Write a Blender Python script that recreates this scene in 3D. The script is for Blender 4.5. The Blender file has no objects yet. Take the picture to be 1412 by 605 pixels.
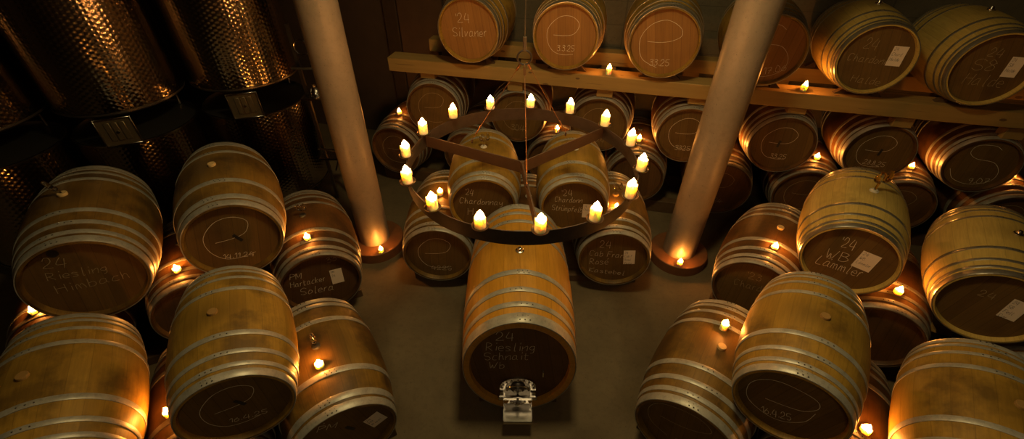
import bpy, math, random
from math import sin, cos, pi, sqrt, atan2, radians
from mathutils import Vector, Matrix
random.seed(7)
SC = bpy.context.scene
COL = SC.collection

# ------------------------------------------------------------------ mesh helpers
class MB:
    """collects vertices and faces, linked at the end as one mesh object"""
    def __init__(s): s.v=[]; s.f=[]; s.m=[]
    def add(s, vs, fs, mi=0):
        o=len(s.v); s.v+= [tuple(v) for v in vs]
        s.f+= [tuple(i+o for i in f) for f in fs]; s.m+=[mi]*len(fs)
    def lathe(s, prof, axis='Z', n=48, c=(0,0,0), mi=0, ov=1.0, cap=True):
        """prof: list of (radius, height); axis Y: radius lies in the xz plane; ov stretches z"""
        vs=[]; fs=[]; k=len(prof)
        for i in range(n):
            a=2*pi*i/n
            for r,h in prof:
                if axis=='Z': vs.append((c[0]+r*cos(a), c[1]+r*sin(a), c[2]+h))
                else: vs.append((c[0]+r*cos(a), c[1]+h, c[2]+r*sin(a)*ov))
        for i in range(n):
            j=(i+1)%n
            for q in range(k-1):
                if axis=='Z': fs.append((i*k+q, j*k+q, j*k+q+1, i*k+q+1))
                else: fs.append((i*k+q+1, j*k+q+1, j*k+q, i*k+q))
        if cap:
            if prof[0][0]>1e-6:
                f=[i*k for i in range(n)]; fs.append(tuple(f[::-1] if axis=='Z' else f))
            if prof[-1][0]>1e-6:
                f=[i*k+k-1 for i in range(n)]; fs.append(tuple(f if axis=='Z' else f[::-1]))
        s.add(vs,fs,mi)
    def box(s, c, d, rz=0.0, mi=0, bev=0.0, M=None):
        x,y,z=[q/2 for q in d]; b=min(bev,x*.9,y*.9,z*.9)
        if b<=0:
            vs=[(sx*x,sy*y,sz*z) for sz in(-1,1) for sy in(-1,1) for sx in(-1,1)]
            fs=[(0,2,3,1),(4,5,7,6),(0,1,5,4),(2,6,7,3),(0,4,6,2),(1,3,7,5)]
        else:
            ring=[(x-b,-y),(x,-y+b),(x,y-b),(x-b,y),(-x+b,y),(-x,y-b),(-x,-y+b),(-x+b,-y)]
            ins=[(x-b,-y+b),(x-b,-y+b),(x-b,y-b),(x-b,y-b),(-x+b,y-b),(-x+b,y-b),(-x+b,-y+b),(-x+b,-y+b)]
            vs=[(p[0],p[1],-z+b) for p in ring]+[(p[0],p[1],z-b) for p in ring]
            vs+=[(x-b,-y+b,z),(x-b,y-b,z),(-x+b,y-b,z),(-x+b,-y+b,z)]
            vs+=[(x-b,-y+b,-z),(x-b,y-b,-z),(-x+b,y-b,-z),(-x+b,-y+b,-z)]
            fs=[(i,(i+1)%8,8+(i+1)%8,8+i) for i in range(8)]
            T=[16,16,17,17,18,18,19,19]; B=[20,20,21,21,22,22,23,23]
            for i in range(8):
                j=(i+1)%8
                fs.append((8+i,8+j,T[j],T[i]) if T[i]!=T[j] else (8+i,8+j,T[i]))
                fs.append((j,i,B[i],B[j]) if B[i]!=B[j] else (j,i,B[i]))
            fs+=[(16,17,18,19),(23,22,21,20)]
        if M is None: M=Matrix.Translation(c)@Matrix.Rotation(rz,4,'Z')
        s.add([M@Vector(v) for v in vs],fs,mi)
    def tube(s, pts, r, n=8, mi=0, closed=False):
        pts=[Vector(p) for p in pts]; k=len(pts); vs=[]; fs=[]
        up=Vector((0,0,1)); prev=None
        rr=r if isinstance(r,(list,tuple)) else [r]*k
        for i,p in enumerate(pts):
            if closed: t=pts[(i+1)%k]-pts[i-1]
            else: t=pts[min(i+1,k-1)]-pts[max(i-1,0)]
            t.normalize()
            if prev is None:
                a=t.cross(up); 
                if a.length<1e-3: a=t.cross(Vector((1,0,0)))
            else: a=prev-t*prev.dot(t)
            a.normalize(); b=t.cross(a); prev=a
            for j in range(n):
                g=2*pi*j/n; vs.append(p+(a*cos(g)+b*sin(g))*rr[i])
        for i in range(k if closed else k-1):
            q=(i+1)%k
            for j in range(n):
                l=(j+1)%n; fs.append((i*n+j,i*n+l,q*n+l,q*n+j))
        if not closed:
            fs.append(tuple(range(n))[::-1]); fs.append(tuple((k-1)*n+j for j in range(n)))
        s.add(vs,fs,mi)
    def mesh(s, name, mats, smooth=True):
        me=bpy.data.meshes.new(name); me.from_pydata(s.v,[],s.f); me.update()
        for m in (mats if isinstance(mats,(list,tuple)) else [mats]): me.materials.append(m)
        for p,mi in zip(me.polygons,s.m): p.material_index=mi; p.use_smooth=smooth
        if smooth:
            try: me.set_sharp_from_angle(angle=radians(38))
            except Exception: pass
        return me
    def build(s, name, mats, parent=None, smooth=True, loc=None, rz=0.0):
        return link(name, s.mesh(name,mats,smooth), parent, loc, rz)

def link(name, me, parent=None, loc=None, rz=0.0):
    o=bpy.data.objects.new(name, me); COL.objects.link(o)
    if parent: o.parent=parent
    if loc is not None: o.location=loc
    o.rotation_euler=(0,0,rz)
    return o
def tag(o, label=None, cat=None, group=None, kind=None):
    if label: o['label']=label
    if cat: o['category']=cat
    if group: o['group']=group
    if kind: o['kind']=kind
    return o
def empty(name, loc, rz=0.0, s=1.0):
    o=bpy.data.objects.new(name,None); COL.objects.link(o); o.empty_display_size=.1
    o.location=loc; o.rotation_euler=(0,0,rz); o.scale=(s,s,s); return o
def struct(name, mb, mat, parent=None, smooth=False):
    o=mb.build(name,mat,parent,smooth)
    if parent is None: o['kind']='structure'
    return o
def copy_tree(o, parent=None):
    c=o.copy(); COL.objects.link(c)
    if parent: c.parent=parent
    for ch in list(o.children): copy_tree(ch,c)
    return c

# ------------------------------------------------------------------ materials
class NT:
    def __init__(s,name):
        s.m=bpy.data.materials.new(name); s.m.use_nodes=True; s.t=s.m.node_tree
        s.b=s.t.nodes['Principled BSDF']
    def n(s,kind,**kw):
        x=s.t.nodes.new(kind)
        for k,v in kw.items():
            if k.startswith('i_'): x.inputs[k[2:].replace('_',' ')].default_value=v
            else: setattr(x,k,v)
        return x
    def l(s,a,b): s.t.links.new(a,b)
    def math(s,op,a,b=None,c=None):
        x=s.t.nodes.new('ShaderNodeMath'); x.operation=op
        for i,q in enumerate((a,b,c)):
            if q is None: continue
            if isinstance(q,(int,float)): x.inputs[i].default_value=q
            else: s.l(q,x.inputs[i])
        return x.outputs[0]
    def mix(s,f,a,b,mode='MIX'):
        x=s.t.nodes.new('ShaderNodeMix'); x.data_type='RGBA'; x.blend_type=mode
        for i,q in ((0,f),(6,a),(7,b)):
            if isinstance(q,(int,float)): x.inputs[i].default_value=q
            elif isinstance(q,tuple): x.inputs[i].default_value=(*q,1)
            else: s.l(q,x.inputs[i])
        return x.outputs[2]
    def ramp(s,f,stops):
        x=s.t.nodes.new('ShaderNodeValToRGB'); e=x.color_ramp.elements
        while len(e)<len(stops): e.new(.5)
        for q,(p,c) in zip(e,stops): q.position=p; q.color=(*c,1) if len(c)==3 else c
        s.l(f,x.inputs[0]); return x.outputs[0]
    def noise(s,vec,scale,detail=3,rough=.5,w=None):
        x=s.t.nodes.new('ShaderNodeTexNoise'); x.inputs['Scale'].default_value=scale
        x.inputs['Detail'].default_value=detail; x.inputs['Roughness'].default_value=rough
        if w is not None: x.noise_dimensions='4D'; s.l(w,x.inputs['W'])
        s.l(vec,x.inputs['Vector']); return x.outputs['Fac']
    def comb(s,x_,y_,z_):
        x=s.t.nodes.new('ShaderNodeCombineXYZ')
        for i,q in enumerate((x_,y_,z_)):
            if isinstance(q,(int,float)): x.inputs[i].default_value=q
            else: s.l(q,x.inputs[i])
        return x.outputs[0]
    def bump(s,h,strength,dist=.01):
        x=s.t.nodes.new('ShaderNodeBump'); x.inputs['Strength'].default_value=strength
        x.inputs['Distance'].default_value=dist; s.l(h,x.inputs['Height']); s.l(x.outputs[0],s.b.inputs['Normal'])
    def coords(s):
        tc=s.t.nodes.new('ShaderNodeTexCoord'); sp=s.t.nodes.new('ShaderNodeSeparateXYZ')
        s.l(tc.outputs['Object'],sp.inputs[0]); s.vec=tc.outputs['Object']
        s.x,s.y,s.z=sp.outputs; 
        oi=s.t.nodes.new('ShaderNodeObjectInfo'); s.rnd=oi.outputs['Random']
    def set(s,**kw):
        for k,v in kw.items(): s.b.inputs[k.replace('_',' ')].default_value=v
def plain(name,col,rough=.5,metal=0.0,noise=0.0,scale=20,bump=0.0):
    t=NT(name); t.coords(); t.set(Roughness=rough,Metallic=metal)
    if noise>0:
        f=t.noise(t.vec,scale,4,.6)
        t.l(t.mix(f,tuple(max(0,c*(1-noise)) for c in col),tuple(min(1,c*(1+noise)) for c in col)),t.b.inputs['Base Color'])
        if bump: t.bump(f,bump,.004)
    else: t.b.inputs['Base Color'].default_value=(*col,1)
    return t.m

def oak_staves(name, c1, c2, stain, staincol=(.03,.015,.006), nst=26, gloss=.5):
    t=NT(name); t.coords()
    w=t.math('MULTIPLY',t.rnd,37.0)
    ang=t.math('ADD',t.math('DIVIDE',t.math('ARCTAN2',t.x,t.z),2*pi),.5)
    # uneven stave widths
    an=t.math('MULTIPLY',ang,float(nst)); idx=t.math('FLOOR',an); fr=t.math('FRACT',an)
    wn=t.n('ShaderNodeTexWhiteNoise',noise_dimensions='1D'); t.l(t.math('ADD',idx,w),wn.inputs['W'])
    base=t.mix(wn.outputs['Value'],c1,c2)
    gv=t.comb(t.math('MULTIPLY',ang,60.0),t.math('MULTIPLY',t.y,2.2),t.math('MULTIPLY',idx,3.1))
    grain=t.noise(gv,3.2,5,.65,w)
    base=t.mix(t.math('MULTIPLY',grain,.9),base,tuple(q*.38 for q in c1))
    fine=t.noise(t.comb(t.math('MULTIPLY',ang,420.0),t.math('MULTIPLY',t.y,5.0),w),1.0,2,.5)
    base=t.mix(t.math('MULTIPLY',fine,.3),base,tuple(q*.5 for q in c1))
    st=t.noise(t.vec,3.4,5,.62,w)
    sf=t.ramp(st,[(.60-stain*.25,(0,0,0)),(.72-stain*.16,(1,1,1))])
    # dark wine stains run from the bung round the belly
    d=t.math('SQRT',t.math('ADD',t.math('MULTIPLY',t.x,t.x),t.math('MULTIPLY',t.math('MULTIPLY',t.y,t.y),2.5)))
    bh=t.math('MULTIPLY',t.math('GREATER_THAN',t.z,0.0),t.ramp(t.math('ADD',d,t.math('MULTIPLY',st,.22)),[(.14,(1,1,1)),(.30+.2*stain,(0,0,0))]))
    sf=t.math('MULTIPLY',t.math('MAXIMUM',sf,t.math('MULTIPLY',bh,.75)),.35+.55*stain)
    base=t.mix(sf,base,staincol)
    seam=t.math('LESS_THAN',t.math('MINIMUM',fr,t.math('SUBTRACT',1.0,fr)),.022)
    base=t.mix(t.math('MULTIPLY',seam,.3),base,tuple(q*.2 for q in c1))
    t.l(base,t.b.inputs['Base Color'])
    t.set(Roughness=gloss); t.b.inputs['Specular IOR Level'].default_value=.4
    t.bump(t.math('SUBTRACT',t.math('MULTIPLY',grain,.35),t.math('MULTIPLY',seam,.5)),.25,.004)
    return t.m
def oak_head(name,c1,c2,stain,rot=0.0):
    t=NT(name); t.coords(); w=t.math('MULTIPLY',t.rnd,53.0)
    a=t.math('MULTIPLY',t.math('SUBTRACT',t.rnd,.5),.5+rot)
    u=t.math('SUBTRACT',t.math('MULTIPLY',t.x,t.math('COSINE',a)),t.math('MULTIPLY',t.z,t.math('SINE',a)))
    v=t.math('ADD',t.math('MULTIPLY',t.x,t.math('SINE',a)),t.math('MULTIPLY',t.z,t.math('COSINE',a)))
    un=t.math('MULTIPLY',u,14.0); idx=t.math('FLOOR',un); fr=t.math('FRACT',un)
    wn=t.n('ShaderNodeTexWhiteNoise',noise_dimensions='1D'); t.l(t.math('ADD',idx,w),wn.inputs['W'])
    base=t.mix(wn.outputs['Value'],c1,c2)
    grain=t.noise(t.comb(t.math('MULTIPLY',u,90.0),t.math('MULTIPLY',v,3.0),t.math('MULTIPLY',idx,2.3)),1.0,4,.6,w)
    base=t.mix(t.math('MULTIPLY',grain,.75),base,tuple(q*.4 for q in c1))
    st=t.noise(t.vec,5.0,4,.6,w)
    base=t.mix(t.math('MULTIPLY',t.ramp(st,[(.5,(0,0,0)),(.75,(1,1,1))]),stain),base,(.03,.014,.006))
    seam=t.math('LESS_THAN',t.math('MINIMUM',fr,t.math('SUBTRACT',1.0,fr)),.02)
    base=t.mix(t.math('MULTIPLY',seam,.5),base,tuple(q*.25 for q in c1))
    t.l(base,t.b.inputs['Base Color']); t.set(Roughness=.6); t.b.inputs['Specular IOR Level'].default_value=.3
    t.bump(t.math('SUBTRACT',grain,seam),.15,.003)
    return t.m
def hoop_metal(name,c1,c2,rough,metal):
    t=NT(name); t.coords(); w=t.math('MULTIPLY',t.rnd,29.0)
    f=t.noise(t.vec,9,5,.7,w); g=t.noise(t.vec,60,3,.6,w)
    base=t.mix(t.ramp(f,[(.35,(0,0,0)),(.7,(1,1,1))]),c1,c2)
    base=t.mix(t.math('MULTIPLY',t.ramp(g,[(.52,(0,0,0)),(.75,(1,1,1))]),.45),base,tuple(q*.45 for q in c1))
    t.l(base,t.b.inputs['Base Color']); t.set(Metallic=metal)
    t.l(t.math('ADD',rough-.1,t.math('MULTIPLY',f,.25)),t.b.inputs['Roughness'])
    t.bump(g,.12,.002)
    return t.m

M={}
M['oak_gold']=oak_staves('oak_gold',(.40,.225,.030),(.52,.305,.046),.52)
M['oak_aged']=oak_staves('oak_aged',(.25,.135,.022),(.36,.20,.035),.75)
M['oak_pale']=oak_staves('oak_pale',(.66,.45,.115),(.76,.54,.155),.02)
M['oak_red']=oak_staves('oak_red',(.21,.09,.02),(.29,.13,.033),.85)
M['oak_amber']=oak_staves('oak_amber',(.62,.29,.028),(.74,.36,.046),.0,nst=30,gloss=.42)
M['head_brown']=oak_head('head_brown',(.15,.083,.024),(.20,.115,.034),.4)
M['head_warm']=oak_head('head_warm',(.32,.15,.04),(.40,.19,.055),.12)
M['head_dark']=oak_head('head_dark',(.12,.058,.02),(.165,.08,.028),.5)
M['hoop_grey']=hoop_metal('hoop_grey',(.30,.285,.25),(.46,.44,.39),.42,.35)
M['hoop_steel']=hoop_metal('hoop_steel',(.45,.42,.36),(.60,.56,.48),.30,.85)
M['hoop_rust']=hoop_metal('hoop_rust',(.19,.17,.14),(.34,.315,.27),.5,.3)
M['rivet']=plain('rivet_iron',(.05,.045,.04),.5,.6)
M['cork']=plain('cork',(.62,.42,.18),.8,0,.15,60)
M['bung_wood']=plain('bung_wood',(.27,.15,.04),.7,0,.2,40)
M['bung_white']=plain('bung_silicone',(.55,.50,.42),.4)
M['chalk']=plain('chalk',(.70,.61,.48),.95)
M['chalk_faint']=plain('chalk_faint',(.36,.28,.17),.95)
M['paper']=plain('paper',(.78,.66,.54),.85,0,.05,15)
M['ink']=plain('ink',(.06,.05,.06),.6)
M['steel']=plain('stainless_steel',(.62,.60,.57),.22,1.0)
M['steel_dark']=plain('dark_steel',(.22,.20,.18),.35,.9)
M['iron']=plain('black_iron',(.05,.036,.028),.5,.4,.35,30,.2)
M['rust']=plain('rusty_iron',(.05,.029,.017),.6,.3,.45,14,.2)
M['cable']=plain('steel_cable',(.22,.17,.12),.45,.6)
M['copper']=plain('copper_ferrule',(.35,.17,.07),.4,.8)
M['pan']=plain('pan_metal',(.16,.11,.07),.35,.8)
M['plate']=plain('brushed_plate',(.20,.155,.09),.35,.6,.15,30)
M['wick']=plain('wick',(.02,.015,.01),.9)
M['dark_wood']=plain('rack_wood',(.09,.05,.022),.7,0,.4,12)  # dark brown timber of the bars, wedges and chocks
M['rubber']=plain('rubber',(.03,.028,.025),.6)
def mk_beam():
    t=NT('spruce_beam'); t.coords()
    g=t.noise(t.comb(t.math('MULTIPLY',t.x,1.2),t.math('MULTIPLY',t.y,26.0),t.math('MULTIPLY',t.z,26.0)),1.0,5,.65)
    base=t.mix(g,(.27,.165,.05),(.43,.27,.085))
    k=t.n('ShaderNodeTexVoronoi'); k.inputs['Scale'].default_value=1.0
    t.l(t.comb(t.math('MULTIPLY',t.x,3.2),t.math('MULTIPLY',t.y,7.0),t.math('MULTIPLY',t.z,7.0)),k.inputs['Vector'])
    base=t.mix(t.math('MULTIPLY',t.math('LESS_THAN',k.outputs['Distance'],.10),.8),base,(.10,.045,.02))
    cr=t.noise(t.comb(t.math('MULTIPLY',t.x,2.5),t.math('MULTIPLY',t.y,60.0),t.math('MULTIPLY',t.z,60.0)),1.0,1,.5)
    base=t.mix(t.math('MULTIPLY',t.math('GREATER_THAN',cr,.70),.6),base,(.13,.07,.03))
    t.l(base,t.b.inputs['Base Color']); t.set(Roughness=.65); t.bump(g,.2,.004)
    return t.m
M['beam']=mk_beam()
def mk_concrete(name,c1,c2,bs=.15,boards=False):
    t=NT(name); t.coords()
    a=t.noise(t.vec,1.7,6,.62); b=t.noise(t.vec,24,5,.7); c=t.noise(t.vec,90,2,.5)
    base=t.mix(t.ramp(a,[(.3,(0,0,0)),(.7,(1,1,1))]),c1,c2)
    base=t.mix(t.math('MULTIPLY',t.ramp(b,[(.5,(0,0,0)),(.72,(1,1,1))]),.35),base,tuple(q*.55 for q in c1))
    base=t.mix(t.math('MULTIPLY',t.math('GREATER_THAN',c,.71),.7),base,tuple(q*.25 for q in c1))
    h=b
    if boards:
        fz=t.math('FRACT',t.math('MULTIPLY',t.z,4.0)); fx=t.math('FRACT',t.math('MULTIPLY',t.x,.8))
        sm=t.math('MAXIMUM',t.math('LESS_THAN',fz,.03),t.math('LESS_THAN',fx,.012))
        base=t.mix(t.math('MULTIPLY',sm,.5),base,tuple(q*.4 for q in c1)); h=t.math('SUBTRACT',b,sm)
    t.l(base,t.b.inputs['Base Color']); t.set(Roughness=.8); t.bump(h,bs,.006)
    return t.m
M['floor']=mk_concrete('floor_concrete',(.088,.064,.034),(.148,.108,.058),.12)
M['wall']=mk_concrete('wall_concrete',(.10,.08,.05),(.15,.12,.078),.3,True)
M['column']=mk_concrete('column_concrete',(.22,.178,.13),(.31,.25,.19),.10)
M['column'].node_tree.nodes['Principled BSDF'].inputs['Roughness'].default_value=.4
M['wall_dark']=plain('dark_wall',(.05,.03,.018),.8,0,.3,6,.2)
M['door_mat']=plain('brown_door',(.08,.04,.02),.65,.1,.35,5,.1)
M['disc']=plain('column_foot_steel',(.20,.085,.035),.5,.35,.35,9,.1)
def mk_tank():
    t=NT('marbled_steel'); t.coords()
    u=t.math('MULTIPLY',t.math('ARCTAN2',t.y,t.x),.52); v=t.z
    K=2*pi/.036
    def c3(a,b):
        return t.math('COSINE',t.math('ADD',t.math('MULTIPLY',u,K*a),t.math('MULTIPLY',v,K*b)))
    h=t.math('ADD',t.math('ADD',c3(1,0),c3(.5,.866)),c3(.5,-.866))
    seam=t.math('LESS_THAN',t.math('ABSOLUTE',t.math('SUBTRACT',t.math('ARCTAN2',t.y,t.x),-1.9)),.006)
    w=t.noise(t.vec,2.2,3,.5)
    t.l(t.mix(w,(.34,.30,.25),(.50,.45,.38)),t.b.inputs['Base Color'])
    t.set(Metallic=1.0,Roughness=.16)
    t.bump(t.math('SUBTRACT',h,seam),.13,.0035)
    return t.m
M['tank']=mk_tank()
def mk_glass():
    t=NT('clear_glass'); t.set(Roughness=.03,Metallic=0); t.b.inputs['Transmission Weight'].default_value=1; t.b.inputs['IOR'].default_value=1.45
    t.b.inputs['Base Color'].default_value=(.95,.9,.82,1); return t.m
M['glass']=mk_glass()
def mk_wax():
    t=NT('candle_wax'); t.coords()
    f=t.noise(t.vec,40,3,.5)
    t.l(t.mix(f,(.95,.84,.58),(.98,.90,.68)),t.b.inputs['Base Color'])
    t.set(Roughness=.45)
    t.b.inputs['Subsurface Weight'].default_value=.7
    t.b.inputs['Subsurface Radius'].default_value=(1.0,.75,.4)
    t.b.inputs['Subsurface Scale'].default_value=.045
    return t.m
M['wax']=mk_wax()
def mk_flame(name,s,c=(1,.34,.05,1)):
    m=bpy.data.materials.new(name); m.use_nodes=True; nt=m.node_tree; nt.nodes.clear()
    e=nt.nodes.new('ShaderNodeEmission'); e.inputs[0].default_value=c; e.inputs[1].default_value=s
    o=nt.nodes.new('ShaderNodeOutputMaterial'); nt.links.new(e.outputs[0],o.inputs[0]); return m
M['flame']=mk_flame('candle_flame',560.0)
M['flame_ring']=mk_flame('ring_candle_flame',270.0,(1,.37,.085,1))

# ------------------------------------------------------------------ single stroke handwriting
G={'2':"07 19 39 47 35 02 52",'4':"29 04 54|48 41",'3':"08 29 48 37 16 36 45 43 22 03",'5':"49 09 06 26 45 43 22 03",'1':"07 29 22",
'6':"38 16 03 22 43 45 26 05",'7':"08 48 12|15 45",'8':"37 19 07 35 33 12 03 15 37",'9':"38 18 06 25 37 38 34 22",'0':"19 06 03 22 43 46 29 19",
'.':"12 13","'":"19 17",'S':"48 29 08 06 35 43 22 03",'i':"16 12|18 19",'l':"19 12 22",'v':"06 12 36",'a':"36 16 03 12 33|36 33 42",
'n':"06 02|04 26 36 32",'e':"04 34 26 05 03 12 32",'r':"06 02|04 16 26",'C':"48 29 08 04 12 33",'h':"09 02|04 16 26 32",'d':"36 16 03 12 33|39 32",
'o':"16 03 12 33 35 16",'y':"06 04 13 34|36 31 10",'H':"09 02|49 42|06 46",'W':"09 12 26 32 59",'B':"09 02|09 38 26 06|26 44 22 02",
'L':"19 02 42",'ä':"36 16 03 12 33|36 33 42|18 19|38 39",'m':"06 02|05 16 22|25 36 42",'P':"09 02|09 38 36 05",'M':"02 09 24 49 42",
'k':"09 02|36 04 32",'t':"18 12 32|06 36",'c':"36 16 03 12 32",'R':"09 02|09 38 36 05|15 42",'s':"35 16 05 33 22 02",'g':"36 16 04 23 35|36 31 10",
'u':"06 03 12 33|36 32",'ü':"06 03 12 33|36 32|08 09|38 39",'b':"09 02|05 26 34 22 02",'F':"09 02|09 49|06 36",'é':"04 34 26 05 03 12 32|28 39",
'K':"09 02|49 05 42",'p':"06 00|05 26 34 22 03",'f':"39 18 12|06 36",'z':"06 36 02 32"}
def catmull(P,k=5):
    if len(P)<3: return P
    Q=[P[0]]+list(P)+[P[-1]]; out=[]
    for i in range(1,len(Q)-2):
        p0,p1,p2,p3=Q[i-1],Q[i],Q[i+1],Q[i+2]
        for j in range(k):
            t=j/k
            out.append(tuple(.5*((2*b)+(-a+c)*t+(2*a-5*b+4*c-d)*t*t+(-a+3*b-3*c+d)*t**3) for a,b,c,d in zip(p0,p1,p2,p3)))
    out.append(P[-1]); return out
def strokes(text):
    """returns list of polylines in cap-height units, and total width"""
    x=0; out=[]
    for ch in text:
        if ch==' ': x+=.5; continue
        mx=0
        for st in G[ch].split('|'):
            pts=[(int(p[0])/7,(int(p[1])-2)/7) for p in st.split()]
            mx=max(mx,max(p[0] for p in pts))
            pts=[(x+p[0]+random.uniform(-.02,.02),p[1]+random.uniform(-.02,.02)) for p in pts]
            out.append(catmull(pts,4))
        x+=mx+.22
    return out,x-.22
def ribbon(mb,pts,w,y):
    """flat chalk line in the plane y=const, coordinates (x,z)"""
    n=len(pts)
    if n<2: return
    vs=[];fs=[]
    for i,p in enumerate(pts):
        a=pts[max(i-1,0)]; b=pts[min(i+1,n-1)]; dx,dz=b[0]-a[0],b[1]-a[1]; L=sqrt(dx*dx+dz*dz) or 1
        ww=w*random.uniform(.75,1.2)/2
        nx,nz=-dz/L*ww,dx/L*ww
        vs+=[(p[0]-nx,y,p[1]-nz),(p[0]+nx,y,p[1]+nz)]
    for i in range(n-1): fs.append((2*i,2*i+2,2*i+3,2*i+1))
    mb.add(vs,fs)
def write(mb,text,x,z,width,ang,h,y,lw=.0035):
    st,W=strokes(text); sx=width/max(W,.1); ca,sa=cos(ang),sin(ang)
    for s in st:
        ribbon(mb,[(x+(p[0]*sx+p[1]*h*.08)*ca-p[1]*h*sa, z+p[0]*sx*sa+p[1]*h*ca) for p in s],lw,y)

# ------------------------------------------------------------------ barrels
Lb,Rb,Rh=.93,.35,.295
def build_barrel_parts(style,L=Lb,R1=Rb,R0=Rh,ov=1.0):
    """meshes of one barrel lying along Y, front head towards -Y"""
    P=[]; wood,head,metal,hoops,rimt=style
    pr=lambda y: R0+(R1-R0)*(1-(2*y/L)**2)
    N=96; dep=.036
    ys=[-L/2+L*i/28 for i in range(29)]
    prof=[(R0-rimt-.004,-L/2+dep+.012),(R0-rimt,-L/2+dep-.004),(R0-rimt+.004,-L/2+.006),(R0-rimt*.7,-L/2),(R0-.004,-L/2)]
    prof+=[(pr(y),y) for y in ys[1:-1]]
    prof+=[(R0-.004,L/2),(R0-rimt*.7,L/2),(R0-rimt+.004,L/2-.006),(R0-rimt,L/2-dep+.004),(R0-rimt-.004,L/2-dep-.012)]
    mb=MB(); mb.lathe(prof,'Y',N,ov=ov,cap=False); P.append(('staves',mb.mesh('staves',M[wood]),None))
    for s in (-1,1):
        mb=MB(); y=s*(L/2-dep); rr=R0-rimt+.002
        mb.lathe([(rr,y+.012*(-s)) ,(rr,y)] if s<0 else [(rr,y),(rr,y-.012)][::-1],'Y',64,ov=ov)
        P.append(('head',mb.mesh('head',M[head],False),None))
    for hi,(d,w) in enumerate(hoops):
        for s in (-1,1):
            yc=s*(L/2-d); mb=MB(); th=.0032; tab=radians(random.choice((-6,-3,4,8))+ (0 if s<0 else 10)); n=120
            vs=[];fs=[]
            for i in range(n):
                a=2*pi*i/n; da=abs(((a-pi/2-tab)+pi)%(2*pi)-pi); e=th+(.0016 if da<.13 else 0)
                for (oy,er) in ((-w/2,-.002),(-w/2,e),(-w/2+.0015,e+.0008),(w/2-.0015,e+.0008),(w/2,e),(w/2,-.002)):
                    r=pr(yc+oy)+er if abs(yc+oy)<L/2 else R0+er
                    vs.append((r*cos(a),yc+oy,r*sin(a)*ov))
            for i in range(n):
                j=(i+1)%n
                for q in range(5): fs.append((i*6+q+1,j*6+q+1,j*6+q,i*6+q))
            mb.add(vs,fs,0)
            for k in (-.09,0.0,.09):
                for oy in ((-.22*w,.22*w) if w>.038 else (0,)):
                    a=pi/2+tab+k*(1 if w<.038 else .9)+(oy*1.2); r=pr(yc)+th+.002
                    c=Vector((r*cos(a),yc+oy,r*sin(a)*ov)); nrm=Vector((cos(a)/1,0,sin(a)/ov)).normalized()
                    t1=Vector((0,1,0)); t2=nrm.cross(t1); rv=.0045
                    vs=[c+(t1*cos(g)+t2*sin(g))*rv for g in [2*pi*q/8 for q in range(8)]]
                    vs+=[c+nrm*.0025+(t1*cos(g)+t2*sin(g))*rv*.55 for g in [2*pi*q/8 for q in range(8)]]
                    mb.add(vs,[(q,8+q,8+(q+1)%8,(q+1)%8) for q in range(8)]+[tuple(range(8,16))[::-1]],1)
            P.append(('hoop',mb.mesh('hoop',[M[metal],M['rivet']]),None))
    return P
H8=[(.021,.042),(.074,.026),(.152,.028),(.275,.034)]
H8w=[(.0225,.045),(.078,.03),(.158,.032),(.27,.036)]
S8=[(.021,.042),(.068,.022),(.135,.022),(.255,.026)]
H6=[(.0225,.045),(.082,.042),(.25,.04)]
HZ=[(.034,.068),(.13,.036),(.24,.036),(.382,.04)]
STY={'gold8':('oak_gold','head_brown','hoop_grey',H8,.022),'aged8':('oak_aged','head_brown','hoop_grey',H8w,.024),
'aged6':('oak_aged','head_brown','hoop_grey',H6,.024),'gold6':('oak_gold','head_brown','hoop_grey',H6,.024),
'pale8':('oak_pale','head_brown','hoop_steel',S8,.020),'warm8':('oak_gold','head_warm','hoop_steel',S8,.020),
'red8':('oak_red','head_dark','hoop_rust',H8w,.024),'redg8':('oak_red','head_brown','hoop_grey',H8w,.024),
'cask':('oak_amber','head_dark','hoop_grey',HZ,.045)}
CACHE={}
def bung_mesh(kind):
    if kind in CACHE: return CACHE[kind]
    mb=MB()
    if kind=='cork': mb.lathe([(.024,-.012),(.026,.012),(.024,.016),(0,.016)],n=20); m=M['cork']
    elif kind=='wood': mb.lathe([(.026,-.012),(.027,.010),(.025,.014),(0,.014)],n=20); m=M['bung_wood']
    elif kind=='white': mb.lathe([(.030,-.012),(.030,.004),(.022,.007),(.02,.014),(.008,.014),(.006,.010),(0,.010)],n=24); m=M['bung_white']
    elif kind=='steel': mb.lathe([(.030,-.012),(.030,.006),(.020,.010),(.013,.028),(.009,.03),(0,.03)],n=24); m=M['steel']
    else: mb.lathe([(.024,-.012),(.026,.010),(.022,.014),(.012,.015),(0,.015)],n=20); m=M['rubber']
    CACHE[kind]=mb.mesh('bung',m); return CACHE[kind]
def make_proto(style):
    if style in CACHE: return CACHE[style]
    CACHE[style]=build_barrel_parts(STY[style]); return CACHE[style]
ESH=[(-.42,.02),(.0,.02),(.30,.12),(.42,.42),(.15,.64),(-.25,.60),(-.60,.25),(-.62,-.18),(-.40,-.52),(-.05,-.62),(.30,-.58)]
SSH=[(.30,.66),(.05,.78),(-.40,.70),(-.48,.40),(-.2,.2),(.35,.15),(.66,-.2),(.6,-.6),(.1,-.84),(-.45,-.72),(-.72,-.34)]
BARS={}
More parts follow.
